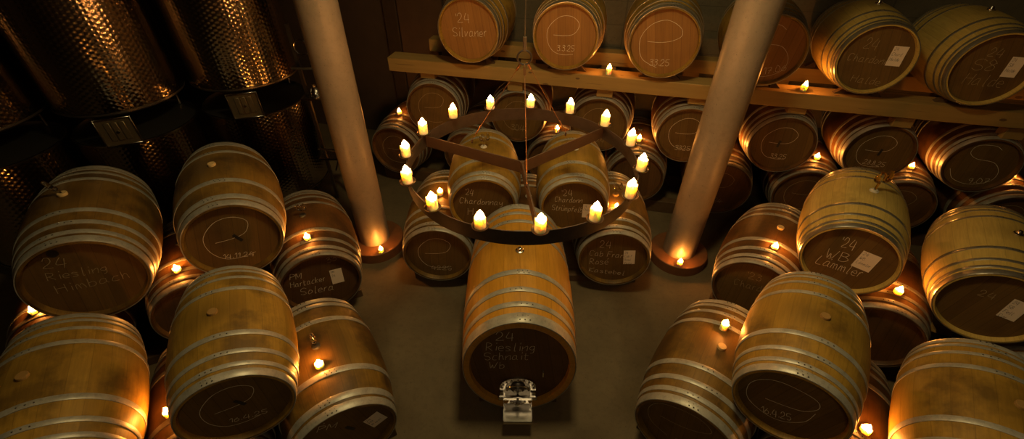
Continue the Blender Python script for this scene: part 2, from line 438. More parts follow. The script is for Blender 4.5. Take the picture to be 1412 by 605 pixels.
def barrel(key,pos,style,label,group,bung='wood',text=(),shape=None,paper=None,faint=False,stamp=False,inklines=None):
    x,y,z,yaw,s=pos
    root=empty('wine_barrel',(x,y,z),yaw,s)
    tag(root,label,'barrel',group)
    for nm,me,_ in make_proto(style): link(nm,me,root)
    b=link('bung',bung_mesh(bung),root,(0,0,Rb+.001))
    yh=-Lb/2+.036-.0008
    if text or shape:
        lw=.003; cm=M['chalk_faint' if faint else 'chalk']
        for poly in (shape or ()):
            mb=MB(); ribbon(mb,catmull([(p[0]*.27,p[1]*.27) for p in poly],8),lw,yh); mb.build('chalk_loop',cm,root,False)
        for t in text:
            mb=MB(); write(mb,*t,yh-.0002,lw); mb.build('chalk_writing',cm,root,False)
    if paper:
        cx,cz,w,h,a,lines=paper
        mb=MB(); Mx=Matrix.Translation((cx,yh-.0012,cz))@Matrix.Rotation(a,4,'Y'); mb.box((0,0,0),(w,.0012,h),M=Mx)
        pl=mb.build('paper_label',M['paper'],root,False)
        mb=MB(); ca,sa=cos(-a),sin(-a)
        for i,l in enumerate(lines):
            lx,lz=-w*.40,h*(.28-.26*i)
            write(mb,l,cx+lx*ca-lz*sa,cz+lx*sa+lz*ca,min(w*.75,w*.13*len(l)),-a,h*.16,yh-.0025,.0018)
        mb.build('handwriting',M['ink'],pl,False)
    if stamp:
        mb=MB(); Mx=Matrix.Translation((stamp[0],yh-.0002,stamp[1]))@Matrix.Rotation(stamp[2],4,'Y'); mb.box((0,0,0),(.022,.0005,.075),M=Mx)
        mb.build('burnt_stamp',M['rivet'],root,False)
    BARS[key]=(x,y,z,yaw,s); return root

D={'A': (-3.009, 2.397, 1.051, 0.545, 1.084), 'B': (-2.256, 2.831, 1.023, 0.502, 1.073), 'C': (-1.585, 1.511, 0.993, 0.474, 0.906), 'D': (-2.39, 1.193, 0.861, 0.54, 0.982), 'E': (-1.23, 1.663, 0.439, 0.535, 1.018), 'F': (-1.793, 2.963, 0.44, 0.453, 1.067), 'J': (1.336, 1.681, 0.429, -0.609, 1.035), 'L': (1.667, 1.512, 0.994, -0.6, 0.898), 'O': (2.251, 2.852, 0.44, -0.615, 1.044), 'Q': (2.616, 2.63, 1.005, -0.575, 0.977), 'P': (2.952, 2.438, 0.427, -0.536, 1.01), 'R': (3.37, 2.245, 0.941, -0.609, 0.954), 'N': (2.366, 1.065, 0.901, -0.64, 0.945), 'q1': (-0.662, 3.349, 0.432, -0.003, 1.03), 'q2': (0.954, 3.322, 0.433, -0.097, 1.052), 'p1': (-0.246, 3.326, 0.97, 0.019, 0.917), 'p2': (0.534, 3.297, 0.976, -0.07, 0.91), 'b1': (-0.348, 4.868, 1.926, -0.185, 1.001), 'b2': (0.575, 4.694, 1.928, -0.204, 1.012), 'b3': (1.451, 4.52, 1.932, -0.228, 1.033), 'b4': (2.318, 4.331, 1.927, -0.254, 1.006), 'b5': (3.134, 4.131, 1.919, -0.272, 0.965), 'b6': (3.91, 3.914, 1.921, -0.251, 0.98), 'm1': (-0.834, 5.05, 1.043, -0.102, 1.01), 'm4': (1.873, 4.463, 1.041, -0.246, 0.994), 'm5': (2.75, 4.269, 1.044, -0.266, 0.992), 'm6': (3.637, 4.138, 1.032, -0.289, 0.97), 'm7': (4.477, 3.905, 1.027, -0.369, 0.933), 'n1': (-1.285, 5.082, 0.492, -0.243, 1.022), 'n4': (1.443, 4.527, 0.489, -0.209, 1.015), 'n5': (2.306, 4.326, 0.494, -0.226, 1.031), 'n7': (4.052, 4.005, 0.496, -0.351, 1.003), 'G': (-2.648, 2.61, 0.445, 0.518, 1.017), 'H': (-1.91, 1.427, 0.425, 0.531, 0.972), 'H2': (-2.862, 0.917, 0.434, 0.512, 1.0), 'I': (-3.346, 2.198, 0.435, 0.511, 1.001), 'K': (1.963, 1.336, 0.431, -0.595, 0.988), 'M': (2.77, 0.778, 0.434, -0.597, 1.0), 'P2': (3.748, 1.985, 0.434, -0.597, 1.0), 'q0': (0.151, 3.321, 0.431, -0.038, 0.995), 'm2': (0.118, 4.899, 1.019, -0.139, 0.977), 'm3': (1.019, 4.696, 1.033, -0.26, 1.004), 'n2': (-0.373, 4.932, 0.506, -0.276, 1.038), 'n3': (0.572, 4.809, 0.5, -0.246, 1.008), 'n6': (3.185, 4.191, 0.492, -0.314, 1.027), 'n8': (4.879, 3.788, 0.495, -0.246, 1.0)}
GL,GR='barrels stacked on the left','barrels stacked on the right'
GB,GM,GN='barrels on the wooden beams','barrels below the wooden beams','barrels on the floor by the back wall'
GC='barrels stacked behind the large cask'
e=[ESH]
BL=[
('A','aged8','aged oak barrel with dark spot on its head, outer upper one below the steel tanks',GL,dict(bung='cork',text=[('24',-.136,.150,.098,-.31,.067),('Riesling',-.159,.061,.26,-.2,.055),('Himbach',-.167,-.045,.338,-.12,.06)],faint=True,stamp=None)),
('B','aged6','aged oak barrel dated 14.11.24 with pale cork, directly below the right steel tank',GL,dict(bung='cork',text=[('14.11.24',-.117,-.139,.183,-.25,.038)],shape=e,stamp=(.02,.0,-.5))),
('C','gold8','golden oak barrel dated 16.4.25, frontmost upper barrel left of the large cask',GL,dict(bung='wood',text=[('16.4.25',-.082,-.123,.188,-.22,.038)],shape=e,stamp=(.02,.02,-.5))),
('D','gold8','golden oak barrel in the lower left corner, its head cut off by the frame',GL,dict(bung='wood')),
('E','aged6','stained barrel on the floor left of the large cask, chalked PM with white note',GL,dict(bung='rubber',text=[('24',-.128,.221,.054,-.22,.046),('PM',-.133,.158,.1,-.44,.05)],paper=(.176,.0,.10,.125,-.38,('24','PM','Riesl')),stamp=(.03,.04,-.5))),
('F','red8','dark barrel chalked PM Hartacker Solera with white note, beside the left column foot',GL,dict(bung='rubber',text=[('PM',-.199,.108,.074,-.23,.055),('Hartacker',-.217,.028,.244,-.12,.055),('Solera',-.173,-.076,.239,-.19,.071)],paper=(.119,.01,.09,.15,.05,('PM','24')))),
('G','red8','dark lower barrel with candle, wedged beneath the 14.11.24 barrel and the spotted one',GL,dict(bung='rubber')),
('H','red8','dark lower barrel glimpsed between the corner barrel and the left 16.4.25 barrel',GL,dict(bung='rubber')),
('H2','red8','dark lower barrel under the lower left corner barrel',GL,dict(bung='rubber')),
('I','red8','dark lower barrel at the left picture edge beneath the spotted barrel',GL,dict(bung='rubber')),
('J','aged8','rusty-hooped floor barrel right of the large cask, tall candle and yellow cork on top',GR,dict(bung='cork',shape=[[(-.57,.09),(-.19,.12),(.19,.26),(.45,.5),(.2,.72),(-.24,.71),(-.7,.5),(-.86,.1),(-.7,-.3),(-.28,-.49)]],text=[('30.4',-.02,-.16,.11,.3,.05)],faint=True)),
('L','gold8','golden oak barrel with large oval chalk loop, frontmost upper barrel right of the large cask',GR,dict(bung='wood',text=[('16.4.25',-.089,-.185,.152,.36,.06)],shape=[[(-.42,-.18),(0,-.1),(.29,.02),(.45,.3),(.28,.51),(-.31,.54),(-.66,.35),(-.82,0),(-.7,-.44),(-.26,-.67),(.1,-.62),(.4,-.3),(.46,.1)]])),
('O','redg8','reddish barrel chalked 23 Chard with candle on its hoops, right of the right column foot',GR,dict(bung='cork',text=[("'23",-.085,.1,.103,.14,.062),('Chard',-.137,-.016,.189,.18,.065)],faint=True)),
('Q','pale8','pale new barrel chalked 24 WB Lämmler with square white note and amber airlock',GR,dict(bung='white',text=[("'24",-.095,.079,.091,.12,.085),('WB',-.132,-.049,.139,.11,.083),('Lämmler',-.164,-.127,.285,.02,.082)],paper=(.099,.026,.115,.155,.1,('24','WB','Lämmler')))),
('P','red8','dark lower barrel with candle, beneath the 24 WB barrel and the rightmost pale barrel',GR,dict(bung='rubber')),
('R','pale8','large pale barrel cut by the right edge, bright steel hoops and white note',GR,dict(bung='steel',paper=(.104,.028,.095,.17,.04,('24','SB','Fell','Cuvé'[:3])),text=[('24',-.10,.05,.08,.1,.05)],faint=True)),
('N','gold8','golden oak barrel in the lower right corner, its head cut off by the frame',GR,dict(bung='wood')),
('K','red8','dark lower barrel with candle, between the chalk loop barrel and the lower right corner barrel',GR,dict(bung='rubber')),
('M','red8','dark lower barrel under the lower right corner barrel',GR,dict(bung='rubber')),
('P2','red8','dark lower barrel under the large pale barrel at the right edge',GR,dict(bung='rubber')),
('q1','aged8','floor barrel chalked 4225, just behind the large cask on its left',GC,dict(bung='wood',text=[('4225',-.079,-.19,.177,-.05,.046)],shape=e)),
('q0','redg8','mostly hidden floor barrel directly behind the large cask',GC,dict(bung='white')),
('q2','aged8','floor barrel chalked 24 Cab Franc Rosé with white note, right behind the large cask',GC,dict(bung='wood',text=[('24',-.129,.106,.089,.1,.073),('Cab Franc',-.202,.007,.318,0,.059),('Rosé',-.19,-.096,.154,.1,.07),('Kastebel',-.186,-.185,.304,-.04,.05)],paper=(.13,.018,.095,.155,-.12,('24','Cab F','Rosé','Kaste')))),
('p1','gold6','golden barrel chalked 24 Chardonnay with glass airlock, seen through the left of the ring',GC,dict(bung='white',text=[("'24",-.166,.116,.077,-.11,.063),('Chardonnay',-.212,.019,.38,-.07,.064),('H',-.147,-.114,.047,0,.076)])),
('p2','gold6','golden barrel chalked 24 Chardonn Strümpfelb, seen through the right of the ring',GC,dict(bung='white',text=[("'24",-.119,.113,.096,.14,.063),('Chardonn',-.173,.046,.241,0,.057),('Strümpfelb',-.193,-.046,.274,-.05,.058)],paper=(.13,-.04,.09,.15,0,('24','Chard')))),
('b1','warm8','barrel chalked 24 Silvaner, leftmost on the wooden beams',GB,dict(bung='steel',text=[("'24",-.129,.064,.139,.1,.079),('Silvaner',-.161,-.065,.33,.05,.082)])),
('b2','warm8','barrel chalked 3.3.25, second from left on the wooden beams',GB,dict(bung='steel',text=[('3.3.25',-.071,-.135,.156,.03,.053)],shape=e)),
('b3','warm8','barrel chalked 33.25, third from left on the beams, right of the beam candle',GB,dict(bung='steel',text=[('33.25',-.085,-.204,.163,.05,.055)],shape=[[(-.51,0),(-.1,0),(.26,.08),(.5,.25),(.4,.5),(-.04,.68),(-.5,.5),(-.75,.05),(-.6,-.54),(-.07,-.81)]])),
('b4','warm8','barrel chalked 17.06 on the beams, partly behind the right column',GB,dict(bung='steel',text=[('17.06',.03,-.206,.172,.3,.058)],shape=[SSH])),
('b5','pale8','pale barrel chalked 24 Chardonn Halde with white note, on the beams right of the column',GB,dict(bung='steel',text=[('24',-.128,.084,.1,0,.084),('Chardonn',-.202,-.029,.312,-.03,.062),('Halde',-.102,-.207,.229,-.05,.061)],paper=(.15,.039,.11,.165,0,('24','Chard','Halde')),faint=True)),
('b6','pale8','dim barrel with white note at the right end of the wooden beams',GB,dict(bung='steel',text=[('24',-.087,.101,.094,0,.062),('S8',-.136,-.015,.143,0,.09),('Halde',-.134,-.135,.275,0,.09)],paper=(.135,.03,.10,.16,0,('24','S8','Halde')),faint=True)),
('m1','redg8','barrel under the left end of the beams with faint chalk loop',GM,dict(bung='rubber',shape=e,faint=True)),
('m2','redg8','barrel chalked 304 below the beams, behind the back of the candle ring',GM,dict(bung='rubber',text=[('304',-.08,-.172,.143,0,.07)],shape=e,faint=True)),
('m3','redg8','barrel chalked 24 below the beams, behind the right of the candle ring',GM,dict(bung='rubber',text=[('24',0,-.204,.079,0,.053)],shape=e,faint=True)),
('m4','redg8','barrel chalked 3325 below the beams, just left of the right column',GM,dict(bung='rubber',text=[('3325',-.078,-.185,.145,.03,.052)],shape=e)),
('m5','redg8','barrel chalked 33.25 below the beams, just right of the right column',GM,dict(bung='rubber',text=[('33.25',-.051,-.16,.14,.04,.049)],shape=e,stamp=(-.02,.0,.1))),
('m6','redg8','barrel chalked 28.8.25 below the beams, behind the 24 WB barrel',GM,dict(bung='rubber',text=[('28.8.25',-.073,-.143,.189,-.05,.05)],shape=e,stamp=(.02,.0,.1))),
('m7','redg8','barrel chalked with a big S and 9.07 below the beams at the far right',GM,dict(bung='rubber',text=[('9.07',.015,-.215,.151,.2,.06)],shape=[SSH])),
('n1','red8','lower back barrel with candle, leftmost by the back wall beside the left column',GN,dict(bung='rubber',shape=e,faint=True)),
('n2','red8','lower back barrel glimpsed through the left of the ring above the Chardonnay airlock',GN,dict(bung='rubber')),
('n3','red8','lower back barrel with candle, glimpsed between the two Chardonnay barrels',GN,dict(bung='rubber')),
('n4','red8','lower back barrel with candle behind the right rim of the candle ring',GN,dict(bung='rubber')),
('n5','red8','lower back barrel with candle partly hidden by the right column',GN,dict(bung='rubber',text=[('24',-.011,-.18,.072,-.1,.057)],shape=e,faint=True)),
('n6','red8','lower back barrel with candle, right of the column below the 33.25 barrel',GN,dict(bung='rubber',shape=e,faint=True)),
('n7','red8','lower back barrel with candle, between the 28.8.25 barrel and the big S barrel',GN,dict(bung='rubber',shape=e,faint=True)),
('n8','red8','lower back barrel at the far right below the big S barrel',GN,dict(bung='rubber',shape=e,faint=True)),
]
ROOTS={}
for key,style,label,grp,kw in BL: ROOTS[key]=barrel(key,D[key],style,label,grp,**kw)
mb=MB(); mb.lathe([(.026,0),(.026,.0006)],'Y',24,c=(-.055,-Lb/2+.0345,.226)); mb.build('dark_knot_hole',M['rivet'],ROOTS['A'],False)

def surf_z(k,X,Y):
    x,y,z,yaw,s=D[k]; dx,dy=X-x,Y-y
    a=(dx*sin(yaw)-dy*cos(yaw))/s/(Lb/2); l=dx*cos(yaw)+dy*sin(yaw)
    r=(Rh+(Rb-Rh)*(1-a*a))*s; return z+sqrt(max(1e-4,r*r-l*l))

mb=MB(); write(mb,'33',.085,.165,.07,.1,.05,-Lb/2+.0352,.003); mb.build('chalk_number',M['chalk_faint'],ROOTS['F'],False)

# ---- the large oval cask in the middle
cz=.59; ov=1.327
cask=empty('oval_cask',(.055,2.215,cz)); tag(cask,'large upright oval cask of amber staves chalked 24 Riesling, steel door low on its head','cask')
for nm,me,_ in build_barrel_parts(STY['cask'],1.157,.399,.369,ov): link(nm,me,cask)
link('bung',bung_mesh('steel'),cask,(0,0,.399*ov))
yh=-1.157/2+.0355
mb=MB()
for t in [('24',-.149,.273,.109,.05,.08),('Riesling',-.216,.166,.306,-.01,.085),('Schnait',-.228,.062,.284,.03,.080),('Wb',-.20,-.03,.1,0,.07)]: write(mb,*t,yh-.0006,.003)
mb.build('chalk_writing',M['chalk'],cask,False)
mb=MB()
# arch plate of the door
cx,zt,zb,hw=-.006,-.235,-.425,.125
def arch(sc,zc=zt):
    pts=[]
    for i in range(17):
        a=pi*i/16; pts.append((cx+hw*sc*cos(a), zc+ .105*sc*sin(a)))
    pts+=[(cx-hw*sc,zb+.02*(1-sc)*5),(cx+hw*sc,zb+.02*(1-sc)*5)]
    return pts
o_=arch(1.0); i_=arch(.70); n=len(o_); y0,y1=yh-.001,yh-.016
vs=[(p[0],y,p[1]) for y in (y0,y1) for q in (o_,i_) for p in q]
fs=[]
for k in range(n):
    j=(k+1)%n
    fs+=[(2*n+k,2*n+j,3*n+j,3*n+k),(k,j,2*n+j,2*n+k),(n+k,3*n+k,3*n+j,n+j)]
mb.add(vs,fs)
mb.build('door_frame',M['steel'],cask)
mb=MB()
vs=[(p[0],yh-.004,p[1]) for p in i_]; mb.add(vs,[tuple(range(n))])
mb.lathe([(.0,-.03),(.03,-.03),(.05,-.012),(.055,0)],'Y',24,c=(cx,yh-.006,zt-.02),cap=False)
mb.build('door_panel',M['steel_dark'],cask)
for k in range(9):
    a=pi*k/8; mb=MB(); mb.lathe([(0,-.012),(.006,-.012),(.007,-.004),(.007,0)],'Y',10,c=(cx+hw*.87*cos(a),y1,zt+.105*.87*sin(a)),cap=False); mb.build('bolt',M['steel'],cask)
mb=MB(); mb.box((cx,yh-.045,-.325),(.27,.02,.035),bev=.004); mb.build('cross_bar',M['steel'],cask)
mb=MB(); mb.tube([(cx,yh-.02,-.325),(cx,yh-.10,-.325)],.009,10); mb.tube([(cx-.05,yh-.085,-.30),(cx-.03,yh-.085,-.325),(cx+.03,yh-.085,-.325),(cx+.05,yh-.085,-.30)],.008,8); mb.lathe([(0,-.018),(.017,-.014),(.017,0)],'Y',16,c=(cx,yh-.085,-.325)); mb.build('wing_nut',M['steel'],cask)
mb=MB(); mb.tube([(cx+.075*cos(a),yh-.03,zt-.02+.06*sin(a)) for a in [pi*q/12 for q in range(13)]],.007,8); mb.build('handle',M['steel'],cask)
mb=MB()
zs=-.425
mb.box((cx,yh-.085,zs),(.20,.17,.004)); mb.box((cx-.098,yh-.085,zs+.012),(.004,.17,.026)); mb.box((cx+.098,yh-.085,zs+.012),(.004,.17,.026)); mb.box((cx,yh-.168,zs-.012),(.20,.004,.028))
mb.build('spout',M['steel'],cask)
mb=MB(); mb.tube([(.16,yh,.12-.17),(.16,yh-.02,.12-.17),(.16,yh-.024,-.09)],.006,8); mb.build('tasting_tap',M['steel'],cask)

# ------------------------------------------------------------------ room shell
def wall_quad(name,pts,mat):
    mb=MB(); mb.add(pts,[(0,1,2,3)]); return struct(name,mb,mat)
mb=MB(); mb.box((.9,1.7,-.05),(15.5,11.6,.1)); struct('floor',mb,M['floor'])
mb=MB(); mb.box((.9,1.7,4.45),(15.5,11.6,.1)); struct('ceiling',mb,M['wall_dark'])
WA=radians(-12.5); wn=Vector((sin(-WA),cos(WA),0)); wd=Vector((cos(WA),sin(WA),0))
P0=Vector((-.011,4.411,0))
def on(along,dep,z): 
    p=P0+wd*along+wn*dep; return (p.x,p.y,z)
def wbox(mb,a0,a1,d0,d1,z0,z1,bev=0):
    c=on((a0+a1)/2,(d0+d1)/2,(z0+z1)/2); mb.box(c,(a1-a0,d1-d0,z1-z0),WA,bev=bev)
mb=MB(); wbox(mb,-.35,7.6,1.14,1.34,0,4.4); struct('wall_back',mb,M['wall'])
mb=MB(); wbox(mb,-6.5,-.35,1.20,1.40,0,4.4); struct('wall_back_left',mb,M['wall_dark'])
mb=MB(); wbox(mb,-1.72,-.42,1.13,1.20,0,3.6,.01); d_=struct('door_1',mb,M['door_mat'])
mb=MB(); wbox(mb,-1.90,-1.72,1.10,1.20,0,3.7,.01); struct('trim_1',mb,M['rust'])
mb=MB(); wbox(mb,-1.12,-1.10,1.115,1.128,0,3.6); struct('door_seam',mb,M['rivet'],d_)
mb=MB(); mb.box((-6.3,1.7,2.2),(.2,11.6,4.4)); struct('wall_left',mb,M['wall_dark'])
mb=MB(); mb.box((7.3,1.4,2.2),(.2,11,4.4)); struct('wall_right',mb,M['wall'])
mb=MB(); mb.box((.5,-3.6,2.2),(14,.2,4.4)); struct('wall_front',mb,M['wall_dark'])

# ------------------------------------------------------------------ beams and blocks
def beam(name,label,a0,a1,d0,d1,z0,z1,mat='beam'):
    mb=MB(); mb.box((0,0,0),(a1-a0,d1-d0,z1-z0),bev=.006)
    o=mb.build(name,M[mat],None,True,on((a0+a1)/2,(d0+d1)/2,(z0+z1)/2),WA); return tag(o,label,'beam','wooden beams carrying the upper barrels')
beam('wooden_beam','long pale wooden beam under the fronts of the upper row of barrels',-1.355,5.9,0,.20,1.432,1.574)
beam('wooden_beam','second wooden beam behind, under the backs of the upper row of barrels',-1.16,5.9,.70,.85,1.432,1.574)
def wedge_obj(loc,rz,d,label,grp,mat='beam',flip=1):
    x,y,z=[q/2 for q in d]; mb=MB()
    vs=[(-x,-y,0),(x,-y,0),(x,y,0),(-x,y,0),(-x*flip,-y,2*z),(-x*flip,y,2*z),(-x*flip*.4,-y,2*z),(-x*flip*.4,y,2*z)]
    if flip>0: fs=[(3,2,1,0),(0,4,5,3),(4,6,7,5),(6,1,2,7),(0,1,6,4),(3,5,7,2)]
    else: fs=[(3,2,1,0),(1,2,5,4),(4,5,7,6),(6,7,3,0),(1,4,6,0),(2,3,7,5)]
    mb.add(vs,fs); o=mb.build('wooden_wedge',M[mat],None,False,loc,rz); return tag(o,label,'wedge',grp)
names=['24 Silvaner barrel','3.3.25 barrel','33.25 barrel on the beams','17.06 barrel','24 Chardonn Halde barrel','rightmost dim barrel']
for k,nm in zip(('b1','b2','b3','b4','b5','b6'),names):
    x,y,z,yaw,s=D[k]
    al=(Vector((x,y,0))-P0).dot(wd)
    for sd in (-1,1):
        for dd,wh in ((.10,'front'),(.775,'back')):
            wedge_obj(on(al+sd*.15+(.03 if wh=='front' else -.03),dd,1.574),WA,(.09,.05,.055),'small wedge on %s beam, %s of the %s'%(wh,'left' if sd<0 else 'right',nm),'wedges under the upper barrels','dark_wood',sd)
for k,nm in zip(('m1','m2','m3','m4','m5','m6','m7'),('leftmost barrel below','304 barrel','barrel chalked 24 behind the ring','3325 barrel','33.25 barrel','28.8.25 barrel','big S barrel')):
    x,y,z,yaw,s=D[k]; al=(Vector((x,y,0))-P0).dot(wd)
    for dd,wh in ((.10,'front'),(.775,'back')):
        p=on(al,dd,0); zt=surf_z(k,p[0],p[1])
        if 1.432-zt>.008:
            mb=MB(); mb.box((0,0,0),(.16,.10,1.432-zt),bev=.003)
            tag(mb.build('wooden_block',M['beam'],None,False,(p[0],p[1],(1.432+zt)/2),WA),'flat wooden block between %s beam and the %s'%(wh,nm),'block','blocks under the beams')

# cradle bars on the floor
def cradle(p0,p1,label,half=.05,zt=.082):
    p0=Vector(p0);p1=Vector(p1); d=p1-p0; mb=MB(); mb.box((0,0,0),(d.length,2*half,zt),bev=.005)
    o=mb.build('cradle_bar',M['dark_wood'],None,True,((p0.x+p1.x)/2,(p0.y+p1.y)/2,zt/2),atan2(d.y,d.x))
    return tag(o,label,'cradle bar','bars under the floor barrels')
def rowbars(keys,desc,ext=.28,exts=(None,None)):
    a=D[keys[0]]; b=D[keys[-1]]
    for off,wh in ((.29,'front'),(-.29,'rear')):
        pa=Vector((a[0]+sin(a[3])*off,a[1]-cos(a[3])*off,0)); pb=Vector((b[0]+sin(b[3])*off,b[1]-cos(b[3])*off,0))
        d=(pb-pa).normalized() if len(keys)>1 else Vector((cos(a[3]),sin(a[3]),0))
        if len(keys)==1: pb=pa
        zt=min(D[k][2]-(Rh+(Rb-Rh)*(1-(.29/D[k][4]/.465)**2))*D[k][4] for k in keys)-.001
        cradle(pa-d*ext,pb+d*ext,'dark %s timber bar on the floor under %s'%(wh,desc),zt=max(.05,zt))
rowbars(['H2','H','E'],'the front left stack')
rowbars(['I','G','F'],'the rear left stack')
rowbars(['J','K','M'],'the front right stack')
rowbars(['O','P','P2'],'the rear right stack')
rowbars(['q1','q0','q2'],'the stack behind the large cask')
rowbars(['n1','n4','n8'],'the barrels along the back wall')
# wedge chocks of floor rows
for keys,desc in ((['E','F'],'left'),(['J','O'],'right'),(['q1','q2'],'middle')):
    for k in keys:
        x,y,z,yaw,s=D[k]; sd={'E':1,'F':1,'J':-1,'O':-1,'q1':-1,'q2':1}[k]
        px=x+sin(yaw)*.29+cos(yaw)*.20*sd; py=y-cos(yaw)*.29+sin(yaw)*.20*sd
        zt=z-(Rh+(Rb-Rh)*(1-(.29/s/.465)**2))*s-.002
        wn_={'E':'PM noted floor barrel','F':'Hartacker Solera barrel','J':'rusty-hooped floor barrel','O':'23 Chard barrel','q1':'4225 barrel','q2':'Cab Franc barrel'}[k]
        wedge_obj((px,py,max(zt,.05)),yaw,(.12,.07,.08),'dark wooden wedge chocking the %s'%wn_,'wedges under the floor barrels','dark_wood',sd)
for sx in (-1,1):
    for yy,w in ((-.42,'front'),(.42,'rear')):
        zt_=cz-.385*ov*cos(.55)
        mb=MB(); mb.add([(-.09,-.05,0),(.09,-.05,0),(.09,.05,0),(-.09,.05,0),(-.09,-.05,.05 if sx>0 else .12),(.09,-.05,.12 if sx>0 else .05),(.09,.05,.12 if sx>0 else .05),(-.09,.05,.05 if sx>0 else .12)],[(3,2,1,0),(4,5,6,7),(0,1,5,4),(1,2,6,5),(2,3,7,6),(3,0,4,7)])
        tag(mb.build('cask_chock',M['dark_wood'],None,False,(.055+sx*.20,2.215+yy,0)),'dark wooden chock under the %s %s of the large oval cask'%(w,'right' if sx>0 else 'left'),'chock','chocks under the large cask')

# ------------------------------------------------------------------ columns
def column(x,y,R,label,dlabel,rd):
    mb=MB(); mb.lathe([(R,0.11),(R,4.39)],n=64); tag(mb.build('concrete_column',M['column'],None,True,(x,y,0)),label,'column','round columns')
    mb=MB(); mb.lathe([(rd,0),(rd,.105),(rd-.006,.11),(0,.11)],n=72); mb_=mb.build('column_foot',M['disc'],None,True,(x,y,0)); tag(mb_,dlabel,'column foot','round feet of the columns')
column(-1.44,3.50,.152,'round pale concrete column left of the candle ring','brown round disc at the foot of the left column',.29)
column(1.713,3.345,.158,'round pale concrete column right of the candle ring','brown round disc at the foot of the right column',.28)

# ------------------------------------------------------------------ steel tanks
def tank(x,y,R,z0,z1,label,upper):
    t=empty('steel_tank',(x,y,z0)); tag(t,label,'tank','stacked steel tanks'); H=z1-z0
    mb=MB(); mb.lathe([(R,.02),(R,H-.02)],n=128,cap=False); mb.build('shell',M['tank'],t)
    mb=MB()
    mb.lathe([(R-.16,-.035),(R-.03,.0),(R,.02),(R+.006,.03),(R+.006,.012),(R-.02,-.008),(R-.16,-.045)],n=96,cap=False)
    mb.build('bottom_rim',M['steel_dark'],t)
    mb=MB(); mb.lathe([(R-.01,H-.03),(R+.008,H-.015),(R+.010,H),(R-.004,H+.004),(R-.012,H-.03)],n=96,cap=False); mb.build('top_rim',M['steel'],t)
    mb=MB(); mb.lathe([(R-.012,H-.03),(R-.06,H-.02),(R*.5,H+.01),(0,H+.03)],n=64,cap=False); mb.build('lid',M['steel_dark'],t)
    if upper:
        mb=MB(); mb.lathe([(0,.0),(R-.16,-.035)],n=64,cap=False); mb.build('base',M['steel_dark'],t)
    return t
TK=[(-3.757,4.05,'left one of the large pair',-65.3),(-2.837,4.631,'right one beside the column',-71.0),(-4.70,3.50,'cut by the left picture edge',-58)]
for i,(x,y,ds,pa) in enumerate(TK):
    R=.52
    tank(x,y,R,1.425,3.25,'dimpled stainless steel upper tank, '+ds+' glowing' if i<2 else 'dimpled stainless steel upper tank, '+ds+' above its twin',True)
    tank(x,y,R,.12,1.154,'dimpled stainless steel lower tank '+('under the left large one with hatch plate' if i==0 else 'under the right large one beside the column' if i==1 else 'at the left edge with open dark gap above'),False)
    # feet
    for k in range(3):
        a=radians(pa+60+120*k); mb=MB(); mb.lathe([(.03,0),(.03,.10),(.02,.12),(.02,.16)],n=16); f=mb.build('tank_leg',M['steel_dark'],None,True,(x+.42*cos(a),y+.42*sin(a),0))
        tag(f,'short steel leg under the lower tank '+ds.strip(', ')+', '+('right','back','left')[k]+' leg','tank leg','legs under the tanks')
    # spacer posts between the two tanks
    for k in (1,2):
        a=radians(pa+45+90*k); mb=MB(); mb.tube([(0,0,1.15-.01),(0,0,1.425)],.014,10)
        tag(mb.build('spacer_post',M['steel_dark'],None,True,(x+.47*cos(a),y+.47*sin(a),0)),'thin steel post between the stacked tanks '+ds.strip(', ')+', '+('front right','back right','back left','front left')[k],'post','posts between the tanks')
    if i<2:
        a=radians(pa); w=.27; zc=1.285
        hp=empty('hatch_plate',(x+cos(a)*(R+.012),y+sin(a)*(R+.012),zc),a+pi/2); tag(hp,'small framed steel hatch plate joining the stacked tanks '+('left of' if i==0 else 'nearer')+' the column, '+('left' if i==0 else 'right')+' one','hatch')
        mb=MB(); mb.box((0,.004,0),(w,.006,.24)); mb.build('plate',M['plate'],hp,False)
        mb=MB()
        for sx in (-1,1): mb.box((sx*w/2,-.004,0),(.012,.02,.26),bev=.003)
        for sz in (-1,1): mb.box((0,-.004,sz*.125),(w+.012,.02,.012),bev=.003)
        mb.build('frame',M['steel'],hp)
        mb=MB()
        for q in (-1,0,1): mb.box((q*.055,-.006+abs(q)*.003,.005),(.045,.014,.17),bev=.004)
        mb.build('louvre',M['plate'],hp)
        mb=MB(); mb.lathe([(0,-.006),(.012,-.006),(.014,0)],'Y',16,c=(0,-.014,.0)); mb.build('knob',M['steel'],hp)
# valve rack seen between the right tank and the left column
vr=empty('valve_shelf',(-2.02,4.35,0)); tag(vr,'narrow steel shelf with pipe and valve seen between right tank and left column','shelf')
mb=MB()
for dx in (-.10,.10): mb.box((dx,0,1.0),(.03,.03,2.0))
mb.build('frame',M['steel_dark'],vr)
mb=MB(); mb.box((0,0,1.30),(.26,.22,.02)); mb.build('shelf_board',M['steel'],vr)
for q_ in (1.62,.60):
    mb=MB(); mb.box((0,0,q_),(.26,.22,.02)); mb.build('shelf_board',M['steel'],vr)
mb=MB(); mb.lathe([(.0,0),(.05,0),(.06,.03),(.045,.07),(.02,.09),(.018,.12),(.0,.12)],n=24,c=(0,-.02,1.31)); mb.build('valve',M['steel'],vr)
mb=MB(); mb.tube([(.0+.07*cos(a),-.05,1.80+.07*sin(a)) for a in [2*pi*q/24 for q in range(24)]],.008,8,closed=True); mb.build('hose_ring',M['steel'],vr)
mb=MB(); mb.tube([(-.12,-.08,.72),(.08,-.10,.70),(.10,-.12,.62),(.04,-.14,.48)],.012,8); mb.build('outlet_pipe',M['steel'],vr)

